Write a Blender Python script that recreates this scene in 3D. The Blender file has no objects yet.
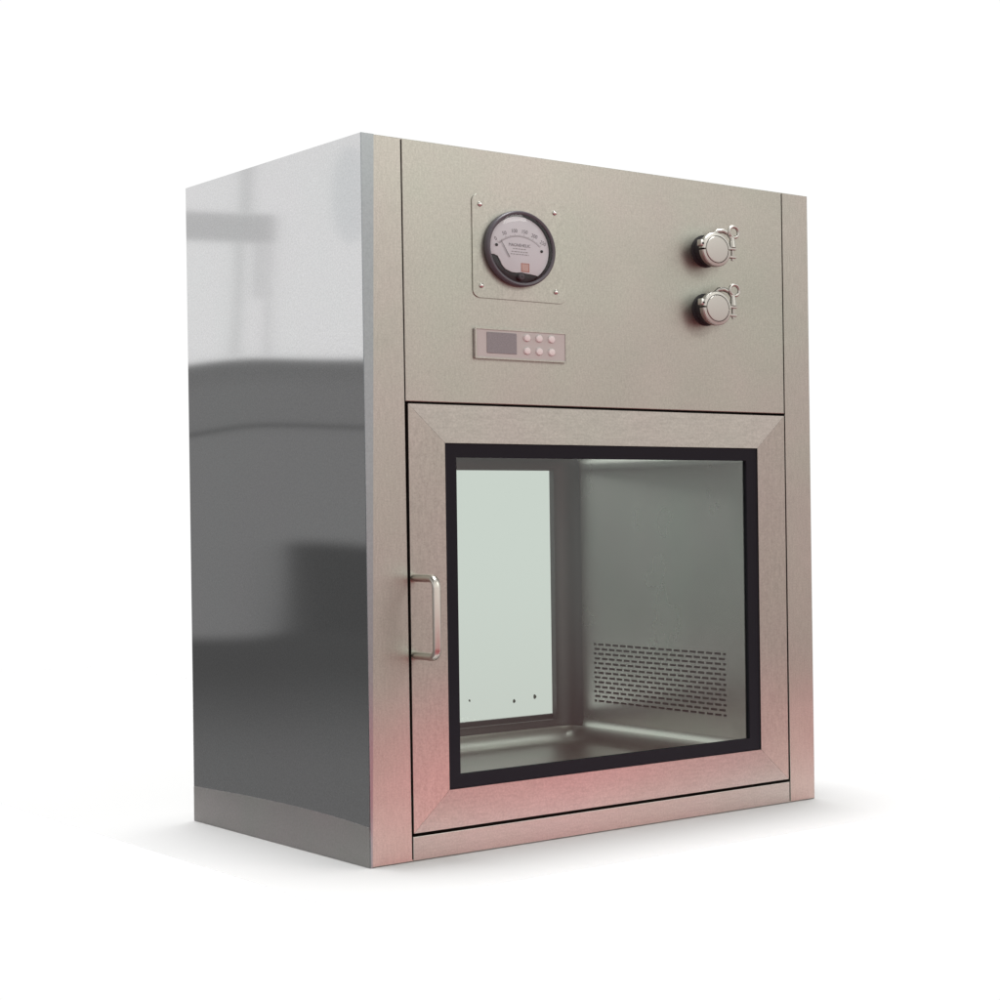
import bpy, bmesh, math, random
from mathutils import Vector, Matrix
random.seed(4)
sc = bpy.context.scene
col = sc.collection
W, D, H = .76, .603, 1.0

# ------------------------------------------------------------------ helpers
def srgb(r, g, b):
    f = lambda c: (c/255/12.92) if c/255 <= .04045 else ((c/255+.055)/1.055)**2.4
    return (f(r), f(g), f(b), 1)

def new_mat(name):
    m = bpy.data.materials.new(name); m.use_nodes = True
    return m, m.node_tree, m.node_tree.nodes, m.node_tree.links

def principled(name, color, metallic=0., rough=.5, **kw):
    m, t, n, l = new_mat(name)
    p = n['Principled BSDF']
    p.inputs['Base Color'].default_value = tuple(color[:3]) + (1,)
    p.inputs['Metallic'].default_value = metallic
    p.inputs['Roughness'].default_value = rough
    for k, v in kw.items():
        p.inputs[k].default_value = v
    return m

def steel(name, color, rough, tangent=None, aniso=0., stretch=(1, 1, 1), grain=.05, bump=.0, wave=0., blotch=.04, wave_scale=3.):
    """satin steel: fine brushed grain, slight blotches, optional slow sheet waviness"""
    m, t, n, l = new_mat(name)
    p = n['Principled BSDF']
    p.inputs['Metallic'].default_value = 1
    tc = n.new('ShaderNodeTexCoord')
    mp = n.new('ShaderNodeMapping'); mp.inputs['Scale'].default_value = stretch
    l.new(tc.outputs['Object'], mp.inputs['Vector'])
    g = n.new('ShaderNodeTexNoise'); g.inputs['Scale'].default_value = 330; g.inputs['Detail'].default_value = 3
    l.new(mp.outputs[0], g.inputs['Vector'])
    b = n.new('ShaderNodeTexNoise'); b.inputs['Scale'].default_value = 9; b.inputs['Detail'].default_value = 5
    l.new(tc.outputs['Object'], b.inputs['Vector'])
    s = n.new('ShaderNodeTexNoise'); s.inputs['Scale'].default_value = 420; s.inputs['Detail'].default_value = 2
    l.new(tc.outputs['Object'], s.inputs['Vector'])
    def lin(src, a, base):
        q = n.new('ShaderNodeMath'); q.operation = 'MULTIPLY_ADD'
        l.new(src, q.inputs[0]); q.inputs[1].default_value = a; q.inputs[2].default_value = base
        return q.outputs[0]
    def mul(a_, b_):
        q = n.new('ShaderNodeMath'); q.operation = 'MULTIPLY'
        l.new(a_, q.inputs[0]); l.new(b_, q.inputs[1]); return q.outputs[0]
    f = mul(mul(lin(g.outputs['Fac'], 2*grain, 1-grain), lin(b.outputs['Fac'], 2*blotch, 1-blotch)),
            lin(s.outputs['Fac'], 3.2*grain, 1-1.6*grain))
    vm = n.new('ShaderNodeVectorMath'); vm.operation = 'SCALE'
    vm.inputs[0].default_value = color[:3]; l.new(f, vm.inputs['Scale'])
    dn = n.new('ShaderNodeTexNoise'); dn.inputs['Scale'].default_value = 5.5; dn.inputs['Detail'].default_value = 4
    l.new(tc.outputs['Object'], dn.inputs['Vector'])
    dr = n.new('ShaderNodeValToRGB'); dr.color_ramp.elements[0].position = .35; dr.color_ramp.elements[1].position = .65
    k = min(1, blotch*20)
    dr.color_ramp.elements[0].color = (1-.035*k, 1, 1-.03*k, 1); dr.color_ramp.elements[1].color = (1+.02*k, 1-.02*k, 1-.01*k, 1)
    l.new(dn.outputs['Fac'], dr.inputs[0])
    vv = n.new('ShaderNodeVectorMath'); vv.operation = 'MULTIPLY'; l.new(vm.outputs[0], vv.inputs[0]); l.new(dr.outputs[0], vv.inputs[1])
    l.new(vv.outputs[0], p.inputs['Base Color'])
    l.new(lin(b.outputs['Fac'], .12*rough, rough*.94), p.inputs['Roughness'])
    if aniso:
        p.inputs['Anisotropic'].default_value = aniso
        cx = n.new('ShaderNodeCombineXYZ')
        for i in range(3): cx.inputs[i].default_value = tangent[i]
        l.new(cx.outputs[0], p.inputs['Tangent'])
    prev = None
    if wave:
        wv = n.new('ShaderNodeTexNoise'); wv.inputs['Scale'].default_value = wave_scale; wv.inputs['Detail'].default_value = .4
        l.new(tc.outputs['Object'], wv.inputs['Vector'])
        bp = n.new('ShaderNodeBump'); bp.inputs['Strength'].default_value = 1; bp.inputs['Distance'].default_value = wave
        l.new(wv.outputs['Fac'], bp.inputs['Height']); prev = bp.outputs[0]
    if bump:
        bp = n.new('ShaderNodeBump'); bp.inputs['Strength'].default_value = 1; bp.inputs['Distance'].default_value = bump
        l.new(g.outputs['Fac'], bp.inputs['Height'])
        if prev: l.new(prev, bp.inputs['Normal'])
        prev = bp.outputs[0]
    if prev: l.new(prev, p.inputs['Normal'])
    return m

def obj(name, bm, mats, parent=None, smooth=None):
    me = bpy.data.meshes.new(name)
    bmesh.ops.recalc_face_normals(bm, faces=bm.faces) if smooth != 'keep' else None
    bm.to_mesh(me); bm.free()
    if not isinstance(mats, (list, tuple)): mats = [mats]
    for m in mats: me.materials.append(m)
    if smooth:
        for p in me.polygons: p.use_smooth = True
        if hasattr(me, 'set_sharp_from_angle'): me.set_sharp_from_angle(angle=math.radians(35))
    o = bpy.data.objects.new(name, me); col.objects.link(o)
    if parent: o.parent = parent
    return o

def box(bm, a, b, bevel=0., seg=2, mat=0):
    """axis aligned box between corners a and b"""
    r = bmesh.ops.create_cube(bm, size=1)
    for v in r['verts']:
        v.co = Vector([(a[i]+b[i])/2 + v.co[i]*(b[i]-a[i]) for i in range(3)])
    fs = {f for v in r['verts'] for f in v.link_faces}
    for f in fs: f.material_index = mat
    if bevel:
        es = {e for v in r['verts'] for e in v.link_edges}
        q = bmesh.ops.bevel(bm, geom=list(es), offset=bevel, segments=seg, affect='EDGES', profile=.5)
        for f in q['faces']: f.material_index = mat

def prism(bm, pts, y0, y1, bevel=0., seg=2):
    """polygon given in x,z, running from y0 (front) to y1"""
    f0 = [bm.verts.new((x, y0, z)) for x, z in pts]
    f1 = [bm.verts.new((x, y1, z)) for x, z in pts]
    n = len(pts); fr = bm.faces.new(f0); bm.faces.new(f1[::-1])
    for i in range(n): bm.faces.new((f0[i], f1[i], f1[(i+1) % n], f0[(i+1) % n]))
    if bevel: bmesh.ops.bevel(bm, geom=list(fr.edges), offset=bevel, segments=seg, affect='EDGES', profile=.5)

def lathe(bm, prof, cx, cz, seg=64, axis='Y', mat=0):
    """profile of (radius, y) turned round an axis along y through (cx, cz)"""
    rings = []
    for r, y in prof:
        if r < 1e-6: rings.append([bm.verts.new((cx, y, cz))])
        else: rings.append([bm.verts.new((cx+r*math.cos(2*math.pi*k/seg), y, cz+r*math.sin(2*math.pi*k/seg))) for k in range(seg)])
    for a, b in zip(rings, rings[1:]):
        for k in range(seg):
            k2 = (k+1) % seg
            if len(a) == 1 and len(b) == 1: continue
            if len(a) == 1: f = bm.faces.new((a[0], b[k], b[k2]))
            elif len(b) == 1: f = bm.faces.new((a[k], b[0], a[k2]))
            else: f = bm.faces.new((a[k], b[k], b[k2], a[k2]))
            f.material_index = mat

def tube(bm, pts, r, seg=14, cap=True):
    pts = [Vector(p) for p in pts]
    rings = []; up = None
    for i, p in enumerate(pts):
        if i == 0: d = pts[1]-p
        elif i == len(pts)-1: d = p-pts[i-1]
        else: d = (pts[i+1]-p).normalized() + (p-pts[i-1]).normalized()
        d.normalize()
        if up is None: up = d.orthogonal().normalized()
        up = (up - d*up.dot(d)).normalized(); s = d.cross(up)
        rr = r[i] if isinstance(r, (list, tuple)) else r
        rings.append([bm.verts.new(p + (up*math.cos(2*math.pi*k/seg) + s*math.sin(2*math.pi*k/seg))*rr) for k in range(seg)])
    for a, b in zip(rings, rings[1:]):
        for k in range(seg): bm.faces.new((a[k], b[k], b[(k+1) % seg], a[(k+1) % seg]))
    if cap:
        bm.faces.new(rings[0][::-1]); bm.faces.new(rings[-1])

def frame_ring(bm, xo0, xo1, zo0, zo1, xi0, xi1, zi0, zi1, y0, y1):
    """rectangular ring between an outer and an inner rectangle"""
    o = [(xo0, zo0), (xo1, zo0), (xo1, zo1), (xo0, zo1)]; i = [(xi0, zi0), (xi1, zi0), (xi1, zi1), (xi0, zi1)]
    v = {}
    for nm, pp in (('o', o), ('i', i)):
        for yy in (y0, y1): v[nm, yy] = [bm.verts.new((x, yy, z)) for x, z in pp]
    for k in range(4):
        k2 = (k+1) % 4
        bm.faces.new((v['o', y0][k], v['o', y0][k2], v['i', y0][k2], v['i', y0][k]))
        bm.faces.new((v['o', y1][k], v['i', y1][k], v['i', y1][k2], v['o', y1][k2]))
        bm.faces.new((v['o', y0][k], v['o', y1][k], v['o', y1][k2], v['o', y0][k2]))
        bm.faces.new((v['i', y0][k], v['i', y0][k2], v['i', y1][k2], v['i', y1][k]))

def text_mesh(name, items, mat, parent, y):
    """writing laid on a vertical face: items = (string, x, z, size, rotation, xscale)"""
    bm = bmesh.new()
    for s, x, z, size, rot, xs in items:
        c = bpy.data.curves.new('lettering', 'FONT'); c.body = s; c.size = size
        c.align_x = 'CENTER'; c.align_y = 'CENTER'; c.extrude = .00015; c.resolution_u = 3
        t = bpy.data.objects.new('lettering', c); col.objects.link(t)
        bpy.context.view_layer.update()
        me = bpy.data.meshes.new_from_object(t.evaluated_get(bpy.context.evaluated_depsgraph_get()))
        bpy.data.objects.remove(t); bpy.data.curves.remove(c)
        M = Matrix.Translation((x, y, z)) @ Matrix.Rotation(rot, 4, 'Y') @ Matrix.Diagonal((xs, 1, 1, 1)) @ Matrix.Rotation(math.pi/2, 4, 'X')
        me.transform(M); bm.from_mesh(me); bpy.data.meshes.remove(me)
    return bm

# ------------------------------------------------------------------ materials
WARM = (.42, .412, .372)
M_panel = steel('satin steel upper', (.42, .419, .376), .44, (0, 0, 1), .3, (1, 1, .35), grain=.14, blotch=.09)
M_vert = steel('satin steel brushed upright', WARM, .42, (0, 0, 1), .3, (1, 1, .15), grain=.14, blotch=.08)
M_horz = steel('satin steel brushed across', (.47, .455, .418), .42, (1, 0, 0), .55, (.15, 1, 1), grain=.14, blotch=.04)  # base lightened to carry the brighter sheen of the cross rails
M_doorv = steel('satin steel door upright', (.40, .388, .350), .42, (0, 0, 1), .45, (1, 1, .15), grain=.14, blotch=.04)  # same steel, base darkened for the upright rails' weaker sheen
M_side = steel('polished steel side', (.615, .615, .62), .045, grain=.11, blotch=.01, wave=.012, wave_scale=1.1)
M_flange = steel('grey bent edge', (.31, .33, .343), .3, grain=.08, blotch=.02)
M_inner = steel('satin steel chamber', (.85, .845, .82), .27, grain=.05, blotch=.05, wave=.0006, wave_scale=6)
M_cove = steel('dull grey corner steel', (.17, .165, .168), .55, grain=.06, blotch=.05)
M_reflection_band = steel('painted floor reflection', (.315, .302, .298), .62, grain=.08, blotch=.06)
M_tray = steel('smooth chamber floor', (.88, .87, .84), .40, grain=.04, blotch=.04, wave=.0012, wave_scale=7)
M_handle = principled('satin handle steel', (.62, .595, .54), 1, .34)
M_chrome = principled('polished steel fittings', (.66, .65, .62), 1, .3)
M_clamp = principled('cast steel clamp', (.47, .462, .43), 1, .42)
M_stub_shade = principled('shaded port stub', (.012, .010, .013), 0, .6)  # black puts the stub's shade and cast shadow into its colour
M_dark = principled('dark recess', (.03, .024, .024), 0, .9)
M_slot = principled('duct behind the grille', (.19, .19, .18), 0, .8)
M_gasket = principled('black rubber gasket', (.010, .010, .015), 0, .7, **{'Specular IOR Level': .2})
M_bezel = principled('grey cast gauge bezel', (.085, .08, .095), 0, .42)
M_bezel_in = principled('black gauge liner', (.012, .011, .014), 0, .5)
M_dial = principled('dial white', (.88, .90, .92), 0, .5)
M_ink = principled('dial grey ink', (.23, .22, .24), 0, .6)
M_ink_soft = principled('dial pale ink', (.42, .41, .42), 0, .6)
M_black = principled('black screw', (.01, .01, .01), 0, .5)
M_red = principled('red printed border', (.62, .22, .15), 0, .6)
M_pink = principled('pale pink sticker', (.78, .55, .48), 0, .6)
M_lcd = None
M_film = principled('grey membrane film', (.50, .488, .47), 0, .38)
M_button = principled('pale rubber button', (.74, .71, .70), 0, .35)
M_floor = principled('white paper floor', (.519, .519, .519), 0, .95)
M_white_speck = principled('grey smudge', (.16, .2, .17), 0, .8)
M_gray_seal = principled('grey seal', (.11, .11, .115), 0, .5)

m, t, n, l = new_mat('lcd'); p = n['Principled BSDF']; p.inputs['Roughness'].default_value = .3
nz = n.new('ShaderNodeTexNoise'); nz.inputs['Scale'].default_value = 500
cr = n.new('ShaderNodeValToRGB'); cr.color_ramp.elements[0].color = (.18, .175, .185, 1); cr.color_ramp.elements[1].color = (.30, .29, .305, 1)
tc = n.new('ShaderNodeTexCoord'); l.new(tc.outputs['Object'], nz.inputs['Vector']); l.new(nz.outputs['Fac'], cr.inputs[0]); l.new(cr.outputs[0], p.inputs['Base Color'])
M_lcd = m

def glass(name, tint, ior=1.42):
    m, t, n, l = new_mat(name); n.remove(n['Principled BSDF']); out = n['Material Output']
    tr = n.new('ShaderNodeBsdfTransparent'); tr.inputs[0].default_value = tuple(tint)+(1,)
    gl = n.new('ShaderNodeBsdfGlossy'); gl.inputs['Roughness'].default_value = .02
    fr = n.new('ShaderNodeFresnel'); fr.inputs['IOR'].default_value = ior
    mx = n.new('ShaderNodeMixShader'); l.new(fr.outputs[0], mx.inputs[0]); l.new(tr.outputs[0], mx.inputs[1]); l.new(gl.outputs[0], mx.inputs[2])
    l.new(mx.outputs[0], out.inputs['Surface'])
    return m
M_glass = glass('green tinted door glass', (.92, .965, .93), 1.75)
M_glass_rear = glass('pale rear glass', (.60, .645, .605), 1.02)
M_lens = glass('clear dial cover', (.96, .96, .97))

# ------------------------------------------------------------------ the cabinet
cab = bpy.data.objects.new('pass_box', None); col.objects.link(cab)
cab['label'] = 'stainless steel cleanroom pass box cabinet with windowed door, round gauge and two sampling ports'
cab['category'] = 'cabinet'
cab.empty_display_size = .2

# polished side sheets with the bent front edge; the near one carries the grey strip tapering down the front edge
bm = bmesh.new()
def flare(y, z):
    k = .92+.08*math.cos(6*y)
    return -.0005 - .0006*k*max(0, 1-z/.3)**2
zs_ = [0.075*i/14 for i in range(14)]+[.075+.925*i/12 for i in range(13)]
ys_ = [.0008+(D-.0008)*i/12 for i in range(13)]
og = [[bm.verts.new((flare(y, z), y, z)) for z in zs_] for y in ys_]
ig = [[bm.verts.new((.0025, y, z)) for z in (zs_[0], zs_[-1])] for y in (ys_[0], ys_[-1])]
for i in range(len(ys_)-1):
    for j in range(len(zs_)-1): bm.faces.new((og[i][j], og[i][j+1], og[i+1][j+1], og[i+1][j]))
bm.faces.new([og[0][j] for j in range(len(zs_))]+[ig[0][1], ig[0][0]])
bm.faces.new([og[-1][j] for j in range(len(zs_))]+[ig[1][1], ig[1][0]])
bm.faces.new([og[i][0] for i in range(len(ys_))]+[ig[1][0], ig[0][0]])
bm.faces.new([og[i][-1] for i in range(len(ys_))]+[ig[1][1], ig[0][1]])
bm.faces.new((ig[0][0], ig[0][1], ig[1][1], ig[1][0]))
sp = obj('side_panel', bm, M_side, cab, True)
sp['label'] = 'mirror-polished side panel'
bm = bmesh.new()
prism(bm, [(-.0005, 0), (.002, 0), (.0172, H), (-.0005, H)], -.0012, .0006)
obj('edge_strip', bm, M_flange, sp)
bm = bmesh.new()                                        # dull strip standing in for the floor's reflection along the near side's foot
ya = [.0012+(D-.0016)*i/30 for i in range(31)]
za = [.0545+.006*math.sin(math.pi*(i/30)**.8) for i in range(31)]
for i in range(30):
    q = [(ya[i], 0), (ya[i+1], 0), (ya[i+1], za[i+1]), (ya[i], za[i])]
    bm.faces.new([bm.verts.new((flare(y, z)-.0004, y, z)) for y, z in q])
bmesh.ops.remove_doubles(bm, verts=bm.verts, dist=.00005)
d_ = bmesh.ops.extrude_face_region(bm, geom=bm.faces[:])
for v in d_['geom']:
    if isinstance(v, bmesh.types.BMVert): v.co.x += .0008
obj('floor_reflection_band', bm, M_reflection_band, sp)
bm = bmesh.new(); box(bm, (W-.0025, .0008, 0), (W, D, H))
obj('side_panel', bm, M_side, cab)
bm = bmesh.new(); box(bm, (.0026, .001, H-.002), (W-.0026, D, H-.0001)); obj('top_panel', bm, M_panel, cab)
bm = bmesh.new(); box(bm, (.0026, .001, .0005), (W-.0026, D, .0025)); obj('base_panel', bm, M_panel, cab)

# front posts, upper panel and bottom rail, with dark joints between
bm = bmesh.new(); prism(bm, [(.0002, .0003), (.0590, .0003), (.0558, H-.0003), (.0002, H-.0003)], 0, .03, .0007)
obj('front_post', bm, M_vert, cab)
bm = bmesh.new(); prism(bm, [(.7098, .0003), (W-.0003, .0003), (W-.0003, H-.0003), (.708, H-.0003)], 0, .03, .0009)
obj('front_post', bm, M_vert, cab)
bm = bmesh.new(); prism(bm, [(.0583, .6370), (.7068, .6378), (.7063, H-.0003), (.0573, H-.0003)], 0, .02, .0009)
obj('upper_panel', bm, M_panel, cab)
bm = bmesh.new(); prism(bm, [(.0605, .0003), (.7083, .0003), (.7083, .0338), (.0605, .0338)], 0, .03, .0009)
obj('bottom_rail', bm, M_horz, cab)
bm = bmesh.new()
box(bm, (.012, .0305, .60), (.748, .034, .99))            # backing behind the upper joints
box(bm, (.012, .0305, .004), (.11, .034, .599))
box(bm, (.655, .0305, .004), (.748, .034, .599))
box(bm, (.111, .0305, .004), (.654, .034, .06))
obj('joint_backing', bm, M_dark, cab)

# ------------------------------------------------------------------ the glazed doors
def make_door(front=True):
    """four mitred rails, black gasket, pane; the rear door is the mirror image at the back"""
    X0, X1, Z0, Z1 = .0612, .7057, .0386, .6338       # outside
    x0, x1, z0, z1 = .1145, .6515, .0925, .5802       # rail inner edge = gasket outer edge
    a0, a1, c0, c1 = .1325, .6308, .1125, .5600       # daylight of the pane
    ya, yb = (-.0010, .026) if front else (D+.001, D-.026)
    root = None
    fr = []
    bm = bmesh.new()
    frame_ring(bm, X0, X1, Z0, Z1, x0-.004, x1+.004, z0-.004, z1+.004, .010 if front else D-.010, yb)
    root = obj('door', bm, M_vert, cab)
    root['label'] = 'front door with black-edged window' if front else 'rear door seen through the window'
    e = .00015
    rails = [([(X0, Z1), (X1, Z1), (x1, z1), (x0, z1)], M_horz), ([(X0, Z0), (x0, z0), (x1, z0), (X1, Z0)], M_horz),
             ([(X0, Z0), (X0, Z1), (x0, z1), (x0, z0)], M_doorv), ([(X1, Z1), (X1, Z0), (x1, z0), (x1, z1)], M_doorv)]
    for k, (pts, mt) in enumerate(rails):
        cx = sum(p[0] for p in pts)/4; cz = sum(p[1] for p in pts)/4
        w = max(p[0] for p in pts)-min(p[0] for p in pts); h = max(p[1] for p in pts)-min(p[1] for p in pts)
        q = []
        for x, z in pts:                               # a hair of clearance along the mitres
            if w > h: x += e if x < cx else -e
            else: z += e if z < cz else -e
            q.append((x, z))
        bm = bmesh.new(); prism(bm, q, ya, .0098 if front else D-.0098, 0)
        obj('frame_rail', bm, mt, root)
    bm = bmesh.new()
    g0, g1 = (.0012, .0095) if front else (D-.0012, D-.0095)
    frame_ring(bm, x0+.0003, x1-.0003, z0+.0003, z1-.0003, a0, a1, c0, c1, g0, g1)
    obj('gasket', bm, M_gasket if front else M_gray_seal, root)
    bm = bmesh.new()
    ym = .006 if front else D-.006
    vs = [bm.verts.new(p) for p in ((a0-.004, ym, c0-.004), (a1+.004, ym, c0-.004), (a1+.004, ym, c1+.004), (a0-.004, ym, c1+.004))]
    bm.faces.new(vs)
    obj('window_pane', bm, M_glass if front else M_glass_rear, root)
    return root
door = make_door(True)
rear_door = make_door(False)
# dark seals on the back of the front door
bm = bmesh.new(); frame_ring(bm, (.112), .6495, .074, .588, .1145, .6465, .0765, .5855, .0285, .0335); obj('inner_seal', bm, M_gray_seal, door)
# specks on the rear pane
for px, pz, r in ((.465, .1500, .0022), (.551, .1415, .0032), (.592, .1460, .0038)):
    bm = bmesh.new()
    prism(bm, [(px+r*(.6+.6*random.random())*math.cos(k*math.pi/4)*.75, pz+r*(.6+.6*random.random())*math.sin(k*math.pi/4)*1.3) for k in range(8)], D-.0080, D-.0072)
    obj('speck', bm, M_white_speck, rear_door)

# door handle: a bent rod
bm = bmesh.new()
hx, zt, zb, pr, R = .0605, .3925, .2850, .063, .013
path = [(hx, .0, zt)]
for i in range(7):
    a = math.pi/2*i/6; path.append((hx, -pr+R-R*math.sin(a), zt-R+R*math.cos(a)))
for i in range(7):
    a = math.pi/2*i/6; path.append((hx, -pr+R-R*math.cos(a), zb+R-R*math.sin(a)))
path.append((hx, .0, zb))
tube(bm, path, .0056, 16)
bmesh.ops.translate(bm, verts=bm.verts, vec=(.0062, 0, 0))
obj('handle', bm, M_handle, door, True)

# ------------------------------------------------------------------ the chamber
bm = bmesh.new()
CX0, CX1, CY0, CY1, CZ0, CZ1 = .112, .650, .035, .562, .072, .590
r = bmesh.ops.create_cube(bm, size=1)
for v in bm.verts:
    v.co = Vector(((CX0+CX1)/2+v.co.x*(CX1-CX0), (CY0+CY1)/2+v.co.y*(CY1-CY0), (CZ0+CZ1)/2+v.co.z*(CZ1-CZ0)))
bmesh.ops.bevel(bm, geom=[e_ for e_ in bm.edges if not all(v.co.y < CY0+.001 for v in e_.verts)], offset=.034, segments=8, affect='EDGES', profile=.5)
bm.normal_update()
kill = []
for f in bm.faces:
    c = f.calc_center_median()
    if f.calc_area() > .02 and (abs(f.normal.y) > .99 or (abs(f.normal.x) > .99 and c.x > .5)): kill.append(f)
bmesh.ops.delete(bm, geom=kill, context='FACES')
# side wall with the grille opening
GY0, GY1, GZ0, GZ1 = .084, .497, .137, .247
ys = [CY0, GY0, GY1, CY1-.034]; zs = [CZ0+.034, GZ0, GZ1, CZ1-.034]
gv = [[bm.verts.new((CX1, y, z)) for z in zs] for y in ys]
for i in range(3):
    for j in range(3):
        if (i, j) != (1, 1): bm.faces.new((gv[i][j], gv[i+1][j], gv[i+1][j+1], gv[i][j+1]))
bmesh.ops.remove_doubles(bm, verts=bm.verts, dist=.0005)
bm.normal_update()
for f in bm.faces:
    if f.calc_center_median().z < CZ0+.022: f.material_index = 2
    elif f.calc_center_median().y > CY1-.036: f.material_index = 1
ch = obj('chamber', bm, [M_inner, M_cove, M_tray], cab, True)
# ring between chamber and rear door
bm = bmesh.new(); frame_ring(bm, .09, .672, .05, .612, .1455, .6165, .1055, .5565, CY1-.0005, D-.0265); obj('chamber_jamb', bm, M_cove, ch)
# outside of the chamber: a shell so no light leaks between chamber and side sheets
bm = bmesh.new()
box(bm, (.0035, .036, .61), (W-.0035, D-.0275, .613))
frame_ring(bm, .0035, W-.0035, .0035, H-.0035, .088, .674, .05, .6125, D-.0255, D-.004)
box(bm, (.0035, D-.0255, .64), (W-.0035, D-.002, H-.0035))
obj('rear_panel', bm, M_panel, cab)

# perforated return grille: rows of short slots, half a pitch apart from row to row
bm = bmesh.new()
NR = 13; ph = (GZ1-GZ0)/NR; sh = .0038
y_m = .012
NC = 17; pw = (GY1-GY0-.012)/NC; sw = pw-.0050
x_a, x_b = CX1, CX1+.0012
box(bm, (x_a, GY0, GZ0), (x_b, GY0+.006, GZ1)); box(bm, (x_a, GY1-.006, GZ0), (x_b, GY1, GZ1))
for i in range(NR+1):
    z = GZ0+i*ph
    box(bm, (x_a, GY0+.006, max(GZ0, z-(ph-sh)/2)), (x_b, GY1-.006, min(GZ1, z+(ph-sh)/2)))
for i in range(NR):
    za = GZ0+i*ph+(ph-sh)/2; zb_ = za+sh
    off = 0 if i % 2 else pw/2
    for k in range(NC+1):
        yc = GY0+.006+off+k*pw
        ya_, yb_ = max(GY0+.006, yc-.00275), min(GY1-.006, yc+.00275)
        if yb_-ya_ > .001: box(bm, (x_a, ya_, za), (x_b, yb_, zb_))
gr = obj('grille', bm, M_inner, ch)
gr['label'] = 'slotted air return grille low on the side wall'
bm = bmesh.new(); box(bm, (CX1+.03, GY0-.002, GZ0-.002), (CX1+.034, GY1+.002, GZ1+.002))
frame = [(CX1+.0014, GY0-.004), (CX1+.03, GY0-.004)]
box(bm, (CX1+.0014, GY0-.006, GZ0-.006), (CX1+.034, GY0-.002, GZ1+.006)); box(bm, (CX1+.0014, GY1+.002, GZ0-.006), (CX1+.034, GY1+.006, GZ1+.006))
box(bm, (CX1+.0014, GY0-.002, GZ0-.006), (CX1+.034, GY1+.002, GZ0-.002)); box(bm, (CX1+.0014, GY0-.002, GZ1+.002), (CX1+.034, GY1+.002, GZ1+.006))
obj('air_duct', bm, M_slot, ch)

# ------------------------------------------------------------------ pressure gauge
def rounded(x0, x1, z0, z1, r, n=6):
    pts = []
    for cx, cz, a0 in ((x1-r, z1-r, 0), (x0+r, z1-r, 90), (x0+r, z0+r, 180), (x1-r, z0+r, 270)):
        for i in range(n+1):
            a = math.radians(a0+90*i/n); pts.append((cx+r*math.cos(a), cz+r*math.sin(a)))
    return pts
bm = bmesh.new(); prism(bm, rounded(.1600, .3085, .7885, .9360, .010), -.0016, -.0002, .0004, 1)
plate = obj('gauge_plate', bm, M_panel, cab)
for x, z in ((.1722, .9215), (.2908, .9215), (.1730, .8055), (.2915, .8050)):
    bm = bmesh.new(); lathe(bm, [(.0034, -.0017), (.0034, -.0026), (.0028, -.0036), (.0015, -.0042), (0, -.0044)], x, z, 20)
    obj('screw', bm, M_chrome, plate, True)
gx, gz = .2318, .8626
bm = bmesh.new()
lathe(bm, [(.0538, -.0018), (.0548, -.004), (.0548, -.009), (.0540, -.0113), (.0525, -.0124), (.0503, -.0120), (.0492, -.0105)], gx, gz, 96)
ga = obj('pressure_gauge', bm, M_bezel, cab, True)
ga['label'] = 'round white-faced pressure gauge in a grey bezel'
bm = bmesh.new(); lathe(bm, [(.0494, -.0108), (.0480, -.0075), (.0478, -.0022), (0, -.0022)], gx, gz, 96); obj('gauge_liner', bm, M_bezel_in, ga, True)
# dial: a disc with its lower left cut away in a wavy line, over the dark works
bm = bmesh.new()
R = .0468; pts = []
a0, a1 = math.radians(-52), math.radians(193)
for i in range(73):
    a = a0+(a1-a0)*i/72; pts.append((gx+R*math.cos(a), gz+R*math.sin(a)))
for x, z in ((-.0400, -.0105), (-.0345, -.0125), (-.0320, -.0165), (-.0300, -.0205), (-.0285, -.0240), (-.0255, -.0275), (-.0225, -.0305),
             (-.0170, -.0325), (-.0130, -.0340), (-.0050, -.0345), (.0020, -.0335), (.0100, -.0345), (.0170, -.0350)):
    pts.append((gx+x, gz+z))
prism(bm, pts, -.0045, -.0030)
di = obj('dial', bm, M_dial, ga)
ydl = -.0047
items = []
for k, s in enumerate(('0', '50', '100', '150', '200', '250')):
    a = math.radians(132-k*16.8); rr = .0560
    items.append((s, gx+rr*math.cos(a), gz-.030+rr*math.sin(a), .0078, (math.pi/2-a)*.6, .85))
bm = text_mesh('dial_numbers', items, M_ink, ga, ydl)
obj('dial_numbers', bm, M_ink, ga, 'keep')
bm = text_mesh('dial_name', [('MAGNEHELIC', gx, gz+.0052, .0062, 0, .92)], M_ink, ga, ydl); obj('dial_name', bm, M_ink, ga, 'keep')
bm = bmesh.new()
for j, (z, w) in enumerate(((.000, .021), (-.0042, .026), (-.0078, .029))):      # lines of print too small to read
    x = -w/2
    while x < w/2:
        L = random.uniform(.002, .0048); box(bm, (gx+x, ydl-.00015, gz+z-.0006), (gx+min(x+L, w/2), ydl, gz+z+.0006)); x += L+.0012
obj('dial_small_print', bm, M_ink_soft, ga)
bm = bmesh.new()
for k in range(51):
    a = math.radians(132-k*84/50); L = .0042 if k % 10 == 0 else (.0030 if k % 5 == 0 else .002)
    w = .00022; c, s_ = math.cos(a), math.sin(a)
    q = [(.0478, -w), (.0478+L, -w), (.0478+L, w), (.0478, w)]
    prism(bm, [(gx+r_*c-o_*s_, gz-.030+r_*s_+o_*c) for r_, o_ in q], ydl-.00015, ydl)
arc = [math.radians(132-84*i/40) for i in range(41)]
prism(bm, [(gx+.0480*math.cos(a), gz-.030+.0480*math.sin(a)) for a in arc]+[(gx+.0475*math.cos(a), gz-.030+.0475*math.sin(a)) for a in arc[::-1]], ydl-.00014, ydl)
obj('dial_scale', bm, M_ink_soft, ga)
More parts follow.
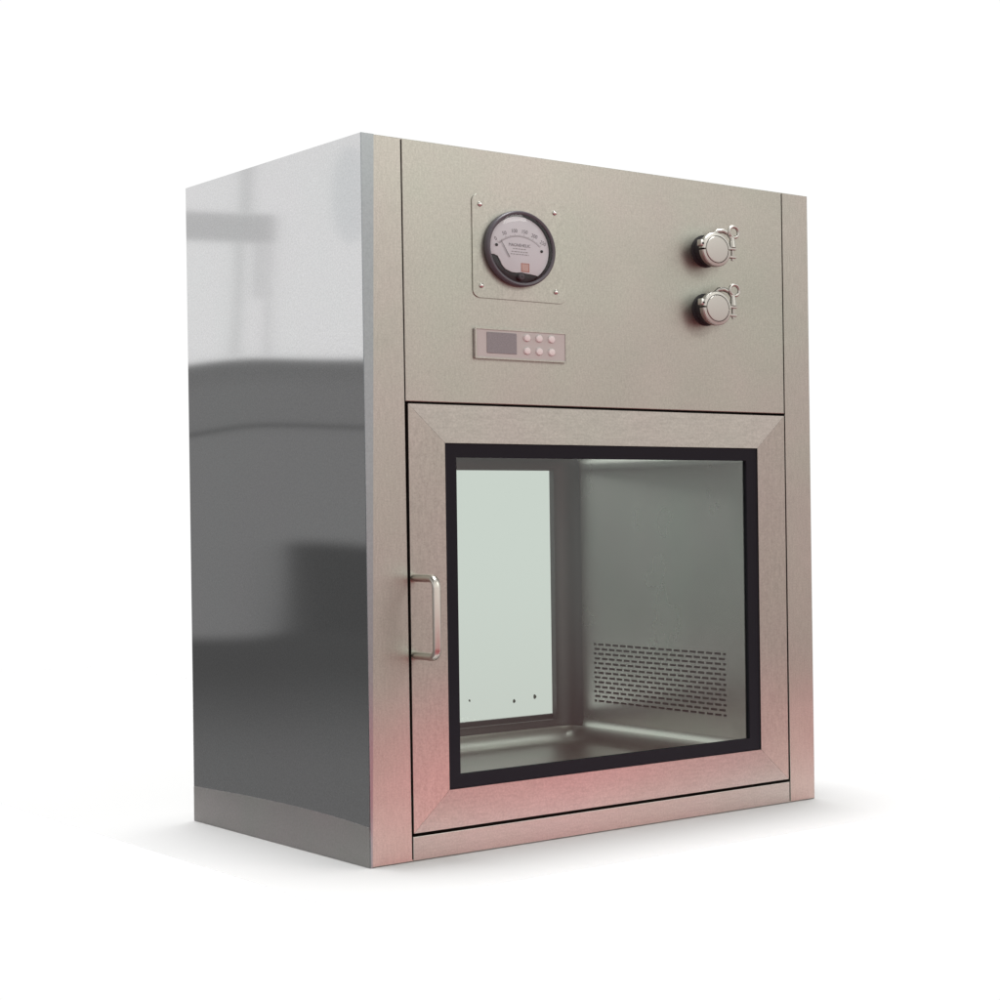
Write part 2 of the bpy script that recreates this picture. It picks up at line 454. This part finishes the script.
bm = bmesh.new()                                        # red bordered box low on the dial
frame_ring(bm, gx+.0020, gx+.0150, gz-.0325, gz-.0200, gx+.0030, gx+.0140, gz-.0315, gz-.0210, ydl-.0002, ydl+.0001)
st = obj('dial_sticker', bm, [M_red], ga)
bm = bmesh.new(); box(bm, (gx+.0031, ydl-.0001, gz-.0314), (gx+.0139, ydl+.0001, gz-.0211)); obj('sticker_ground', bm, M_pink, ga)
for dx, dz in ((-.0365, .0030), (.0350, -.0005)):
    bm = bmesh.new(); lathe(bm, [(.0021, -.0046), (.0021, -.0056), (.0012, -.0062), (0, -.0062)], gx+dx, gz+dz, 16); obj('dial_screw', bm, M_black, ga, True)
bm = bmesh.new(); tube(bm, [(gx-.0300, -.0062, gz+.0105), (gx-.0165, -.0062, gz-.0130)], [.0004, .0007], 8); obj('needle', bm, M_ink_soft, ga)
bm = bmesh.new()                                        # zero adjuster at the foot
lathe(bm, [(.0052, -.004), (.0052, -.0075), (.004, -.0085), (.0012, -.0085), (.0012, -.007), (0, -.007)], gx+.001, gz-.0405, 20); obj('zero_screw', bm, M_bezel, ga, True)
bm = bmesh.new(); lathe(bm, [(.0492, -.0105), (.045, -.0116), (.030, -.0124), (.012, -.0128), (0, -.0129)], gx, gz, 64); obj('dial_cover', bm, M_lens, ga, True)

# ------------------------------------------------------------------ controller strip
bm = bmesh.new(); prism(bm, rounded(.1612, .3060, .7018, .7450, .002, 3), -.0032, -.0002, .0008, 2)
ct = obj('controller', bm, M_film, cab)
bm = bmesh.new(); frame_ring(bm, .1608, .3064, .7014, .7454, .1628, .3044, .7034, .7434, -.0042, -.0034); obj('bezel', bm, M_panel, ct)
bm = bmesh.new(); box(bm, (.1790, -.0042, .7098), (.2256, -.0033, .7398), .0004, 1); obj('display', bm, M_lcd, ct)
for x in (.2420, .2615, .2815):
    for z in (.7348, .7158):
        bm = bmesh.new(); lathe(bm, [(.0053, -.0033), (.0053, -.0048), (.0045, -.0060), (.002, -.0064), (0, -.0065)], x, z, 24); obj('button', bm, M_button, ct, True)

# ------------------------------------------------------------------ sampling ports
def make_port(x, z, rot):
    P = .030
    bm = bmesh.new(); lathe(bm, [(.0255, -.0002), (.0255, -.002), (.0225, -.003), (.0225, -P+.0075), (0, -P+.0075)], x, z, 48)
    po = obj('sampling_port', bm, M_stub_shade, cab, True)
    bm = bmesh.new(); lathe(bm, [(.0205, -P+.001), (.0205, -P-.0034), (.0198, -P-.0042), (.017, -P-.0044), (0, -P-.0045)], x, z, 56)
    obj('cap', bm, M_clamp, po, True)
    for s in (0, 1):                                     # clamp: two half rings of channel section round the cap
        bm = bmesh.new(); prof = [(.0208, -P+.0085), (.0258, -P+.0085), (.0268, -P+.006), (.0268, -P-.001), (.0255, -P-.0028), (.0215, -P-.0034), (.0208, -P-.001)]
        ang = [math.radians(3+174*i/28+180*s+rot) for i in range(29)]; rings = []
        for a in ang: rings.append([bm.verts.new((x+r_*math.cos(a), y_, z+r_*math.sin(a))) for r_, y_ in prof])
        for A, B in zip(rings, rings[1:]):
            for k in range(len(prof)): bm.faces.new((A[k], B[k], B[(k+1) % len(prof)], A[(k+1) % len(prof)]))
        bm.faces.new(rings[0]); bm.faces.new(rings[-1][::-1])
        obj('clamp_half', bm, M_clamp, po, True)
    bm = bmesh.new()                                     # hinge link on the far side
    box(bm, (x-.0300, -P-.0030, z+.0035), (x-.0245, -P+.008, z+.0135), .0014)
    obj('hinge', bm, M_chrome, po, True)
    bm = bmesh.new(); lathe(bm, [(.0017, -P-.0031), (.0017, -P-.0040), (0, -P-.0040)], x-.0262, z+.0072, 14); obj('hinge_pin', bm, M_black, po, True)
    bm = bmesh.new(); box(bm, (x+.0245, -P-.002, z+.0020), (x+.0375, -P+.007, z+.0060), .001); obj('lug', bm, M_clamp, po)
    bm = bmesh.new(); box(bm, (x+.0245, -P-.002, z-.0110), (x+.0375, -P+.007, z-.0070), .001); obj('lug', bm, M_clamp, po)
    bm = bmesh.new(); tube(bm, [(x+.0325, -P+.002, z-.0145), (x+.0325, -P+.002, z+.026)], .0024, 12)
    obj('swing_bolt', bm, M_clamp, po, True)
    bm = bmesh.new()                                     # wing nut: a ring on one side, a bent arm on the other
    tube(bm, [(x+.0325, -P+.002, z+.0065), (x+.0325, -P+.002, z+.014), (x+.0322, -P+.002, z+.022)], [.0058, .0048, .0036], 16)
    ring = [(x+.0355+.0088*math.cos(a), -P+.002, z+.0310+.0085*math.sin(a)) for a in [2*math.pi*i/24 for i in range(25)]]
    tube(bm, ring, .0026, 10, cap=False)
    tube(bm, [(x+.0315, -P+.002, z+.020), (x+.0275, -P+.005, z+.0285), (x+.020, -P+.008, z+.0320), (x+.0115, -P+.011, z+.0310), (x+.0075, -P+.013, z+.0265)], [.0032, .0036, .0038, .0038, .0036], 12)
    obj('wing_nut', bm, M_clamp, po, True)
    return po
make_port(.5555, .8895, 2)
make_port(.5555, .7975, -2)

# ------------------------------------------------------------------ setting
bm = bmesh.new()
vs = [bm.verts.new(p) for p in ((-.145, -.23, 0), (1.0, -.23, 0), (1.0, 4, 0), (-.145, 4, 0))]
bm.faces.new(vs)
bmesh.ops.translate(bm, verts=bm.verts, vec=(0, 0, -.0005))
fl = obj('floor', bm, M_floor); fl['kind'] = 'structure'

# ------------------------------------------------------------------ world: painted by direction: white hall, dark lower wall and shapes for the side reflections
wd = bpy.data.worlds.new('World'); sc.world = wd; wd.use_nodes = True
t = wd.node_tree; n, l = t.nodes, t.links
bg = n['Background']
tc = n.new('ShaderNodeTexCoord'); sx = n.new('ShaderNodeSeparateXYZ'); l.new(tc.outputs['Generated'], sx.inputs[0])
def mth(op, a, b=None, c=None, clamp=False):
    q = n.new('ShaderNodeMath'); q.operation = op; q.use_clamp = clamp
    for i, v in enumerate((a, b, c)):
        if v is None: continue
        if isinstance(v, (int, float)): q.inputs[i].default_value = v
        else: l.new(v, q.inputs[i])
    return q.outputs[0]
def step(v, a, b):
    q = n.new('ShaderNodeMapRange'); q.interpolation_type = 'SMOOTHSTEP'; q.clamp = True
    l.new(v, q.inputs['Value']); q.inputs['From Min'].default_value = min(a, b); q.inputs['From Max'].default_value = max(a, b)
    q.inputs['To Min'].default_value = 0 if a < b else 1; q.inputs['To Max'].default_value = 1 if a < b else 0
    return q.outputs[0]
def band(v, a, b, s): return mth('MULTIPLY', step(v, a-s, a+s), step(v, b+s, b-s))
def mixc(f, a, b):
    q = n.new('ShaderNodeMix'); q.data_type = 'RGBA'; l.new(f, q.inputs[0])
    for i, v in ((6, a), (7, b)):
        if isinstance(v, tuple): q.inputs[i].default_value = v+(1,) if len(v) == 3 else v
        else: l.new(v, q.inputs[i])
    return q.outputs[2]
x, y, z = sx.outputs
hor = mth('SQRT', mth('ADD', mth('MULTIPLY', x, x), mth('MULTIPLY', y, y)))
e = mth('DIVIDE', z, mth('MAXIMUM', hor, .01))
a = mth('DIVIDE', mth('MULTIPLY', x, -1), mth('MAXIMUM', y, .02))
back = step(y, -.25, .05)
g3 = lambda v: (v, v, v)
WHITE = 1.015
cw = g3(WHITE)
# beam and hanging bars, painted by direction for the polished side to reflect
beam = mth('MULTIPLY', band(e, .139, .1535, .0015), band(a, .10, .4226, .0012))
c = mixc(mth('MULTIPLY', beam, .85), cw, g3(.62))
bars = None
for a_, w_, e0, e1 in ((.399, .003, .08, .139), (.4195, .002, .08, .139), (.4125, .0028, .110, .139), (.403, .004, .154, .19), (.33, .003, .08, .139), (.26, .004, .08, .17)):
    b_ = mth('MULTIPLY', band(a, a_-w_, a_+w_, .0012), band(e, e0, e1, .002))
    bars = b_ if bars is None else mth('MAXIMUM', bars, b_)
c = mixc(mth('MULTIPLY', bars, .8), c, g3(.70))
oval = mth('ADD', mth('POWER', mth('DIVIDE', mth('SUBTRACT', a, .474), .014), 2), mth('POWER', mth('DIVIDE', mth('SUBTRACT', e, .165), .026), 2))
c = mixc(mth('MULTIPLY', step(oval, 1.15, .85), .45), c, (.72, .75, .77))
# lower wall
low = mixc(step(e, .0445, .0425), g3(.235), g3(.245))
low = mixc(band(e, .0418, .0440, .0006), low, g3(.13))
low = mixc(step(e, .060, .078), low, g3(.195))
low = mixc(mth('MULTIPLY', step(e, -.015, -.0225), step(a, .426, .431)), low, g3(.09))
low = mixc(step(e, -.060, -.067), low, g3(.098))
low = mixc(step(e, -.075, -.13), low, g3(.18))
sector = mth('MULTIPLY', mth('MULTIPLY', step(a, .14, .26), back), step(e, .0795, .0765))
c = mixc(sector, c, low)
# front half: bright above, red painted low to tint the steel's reflections
fr_hi = (1.10, 1.09, 1.045); fr_lo = (.47, .095, .115)
c = mixc(step(e, .31, .46), c, g3(.07))  # higher directions dimmed to keep the floor shadow narrow
front = mixc(step(e, -.17, -.01), fr_lo, fr_hi)
c = mixc(step(y, .02, -.30), c, front)
# overhead darkened to limit its light on the floor
c = mixc(step(e, .8, 1.6), c, g3(.10))
l.new(c, bg.inputs['Color']); bg.inputs['Strength'].default_value = 1.0

# ------------------------------------------------------------------ lamps
def area(name, loc, target, size, power, color=(1, 1, 1), spread=None, size_y=None):
    d = bpy.data.lights.new(name, 'AREA'); d.energy = power; d.color = color; d.size = size
    if size_y: d.shape = 'RECTANGLE'; d.size_y = size_y
    if spread: d.spread = math.radians(spread)
    o = bpy.data.objects.new(name, d); col.objects.link(o); o.location = loc
    o.rotation_euler = (Vector(target)-Vector(loc)).to_track_quat('-Z', 'Y').to_euler()
    return o
d = bpy.data.lights.new('overhead_sun', 'SUN'); d.energy = 5.0; d.angle = math.radians(23)  # added overhead sun, whitens the floor and shapes the contact shadow
o = bpy.data.objects.new('overhead_sun', d); col.objects.link(o); o.location = (.4, .3, 5); o.rotation_euler = (math.radians(-5), math.radians(.2), 0)
for loc, aim, en, cone in (((1.62, -2.95, .26), (.20, 0, -.22), 58, 18), ((3.0, -2.2, .32), (.50, 0, -.26), 58, 18.5)):  # added spots, out of view, tint the lower front steel red
    d = bpy.data.lights.new('red_tint_spot', 'SPOT'); d.energy = en; d.color = (1, .045, .12); d.spot_size = math.radians(cone); d.spot_blend = 1; d.shadow_soft_size = .05
    o = bpy.data.objects.new('red_tint_spot', d); col.objects.link(o); o.location = loc
    o.rotation_euler = (Vector(aim)-Vector(loc)).to_track_quat('-Z', 'Y').to_euler()
area('front_fill', (1.7, -2.9, 2.6), (.42, 0, .6), 1.0, 17, (1, .99, .95))  # added lamp, out of view, lifts the gauge dial and front steel

# ------------------------------------------------------------------ camera
q = (0.8212338166978427, -0.00431429387282544, -0.012310007118446669, -1.1501361404612662, -2.4283253038235815, 0.4813561511975918, 1837.425375999721, 1097.7928054578347, 513.1691813959621)
az, pt, ro, cx, cy, cz, f, px, py = q
fw = Vector((math.sin(az)*math.cos(pt), math.cos(az)*math.cos(pt), math.sin(pt))); rt = Vector((math.cos(az), -math.sin(az), 0)); up = rt.cross(fw)
r2 = rt*math.cos(ro)+up*math.sin(ro); u2 = -rt*math.sin(ro)+up*math.cos(ro)
cam = bpy.data.cameras.new('camera'); co = bpy.data.objects.new('camera', cam); col.objects.link(co)
co.matrix_world = Matrix(((r2.x, u2.x, -fw.x, cx), (r2.y, u2.y, -fw.y, cy), (r2.z, u2.z, -fw.z, cz), (0, 0, 0, 1)))
cam.sensor_width = 36; cam.lens = f/1000*36
cam.shift_x = (500-px)/1000; cam.shift_y = (py-500)/1000
cam.clip_start = .05; cam.clip_end = 500
sc.camera = co
sc.view_settings.view_transform = 'Standard'; sc.view_settings.look = 'None'
sc.view_settings.exposure = 0; sc.view_settings.gamma = 1; sc.view_settings.use_curve_mapping = False
sc.cycles.max_bounces = 16; sc.cycles.transparent_max_bounces = 16; sc.cycles.glossy_bounces = 8
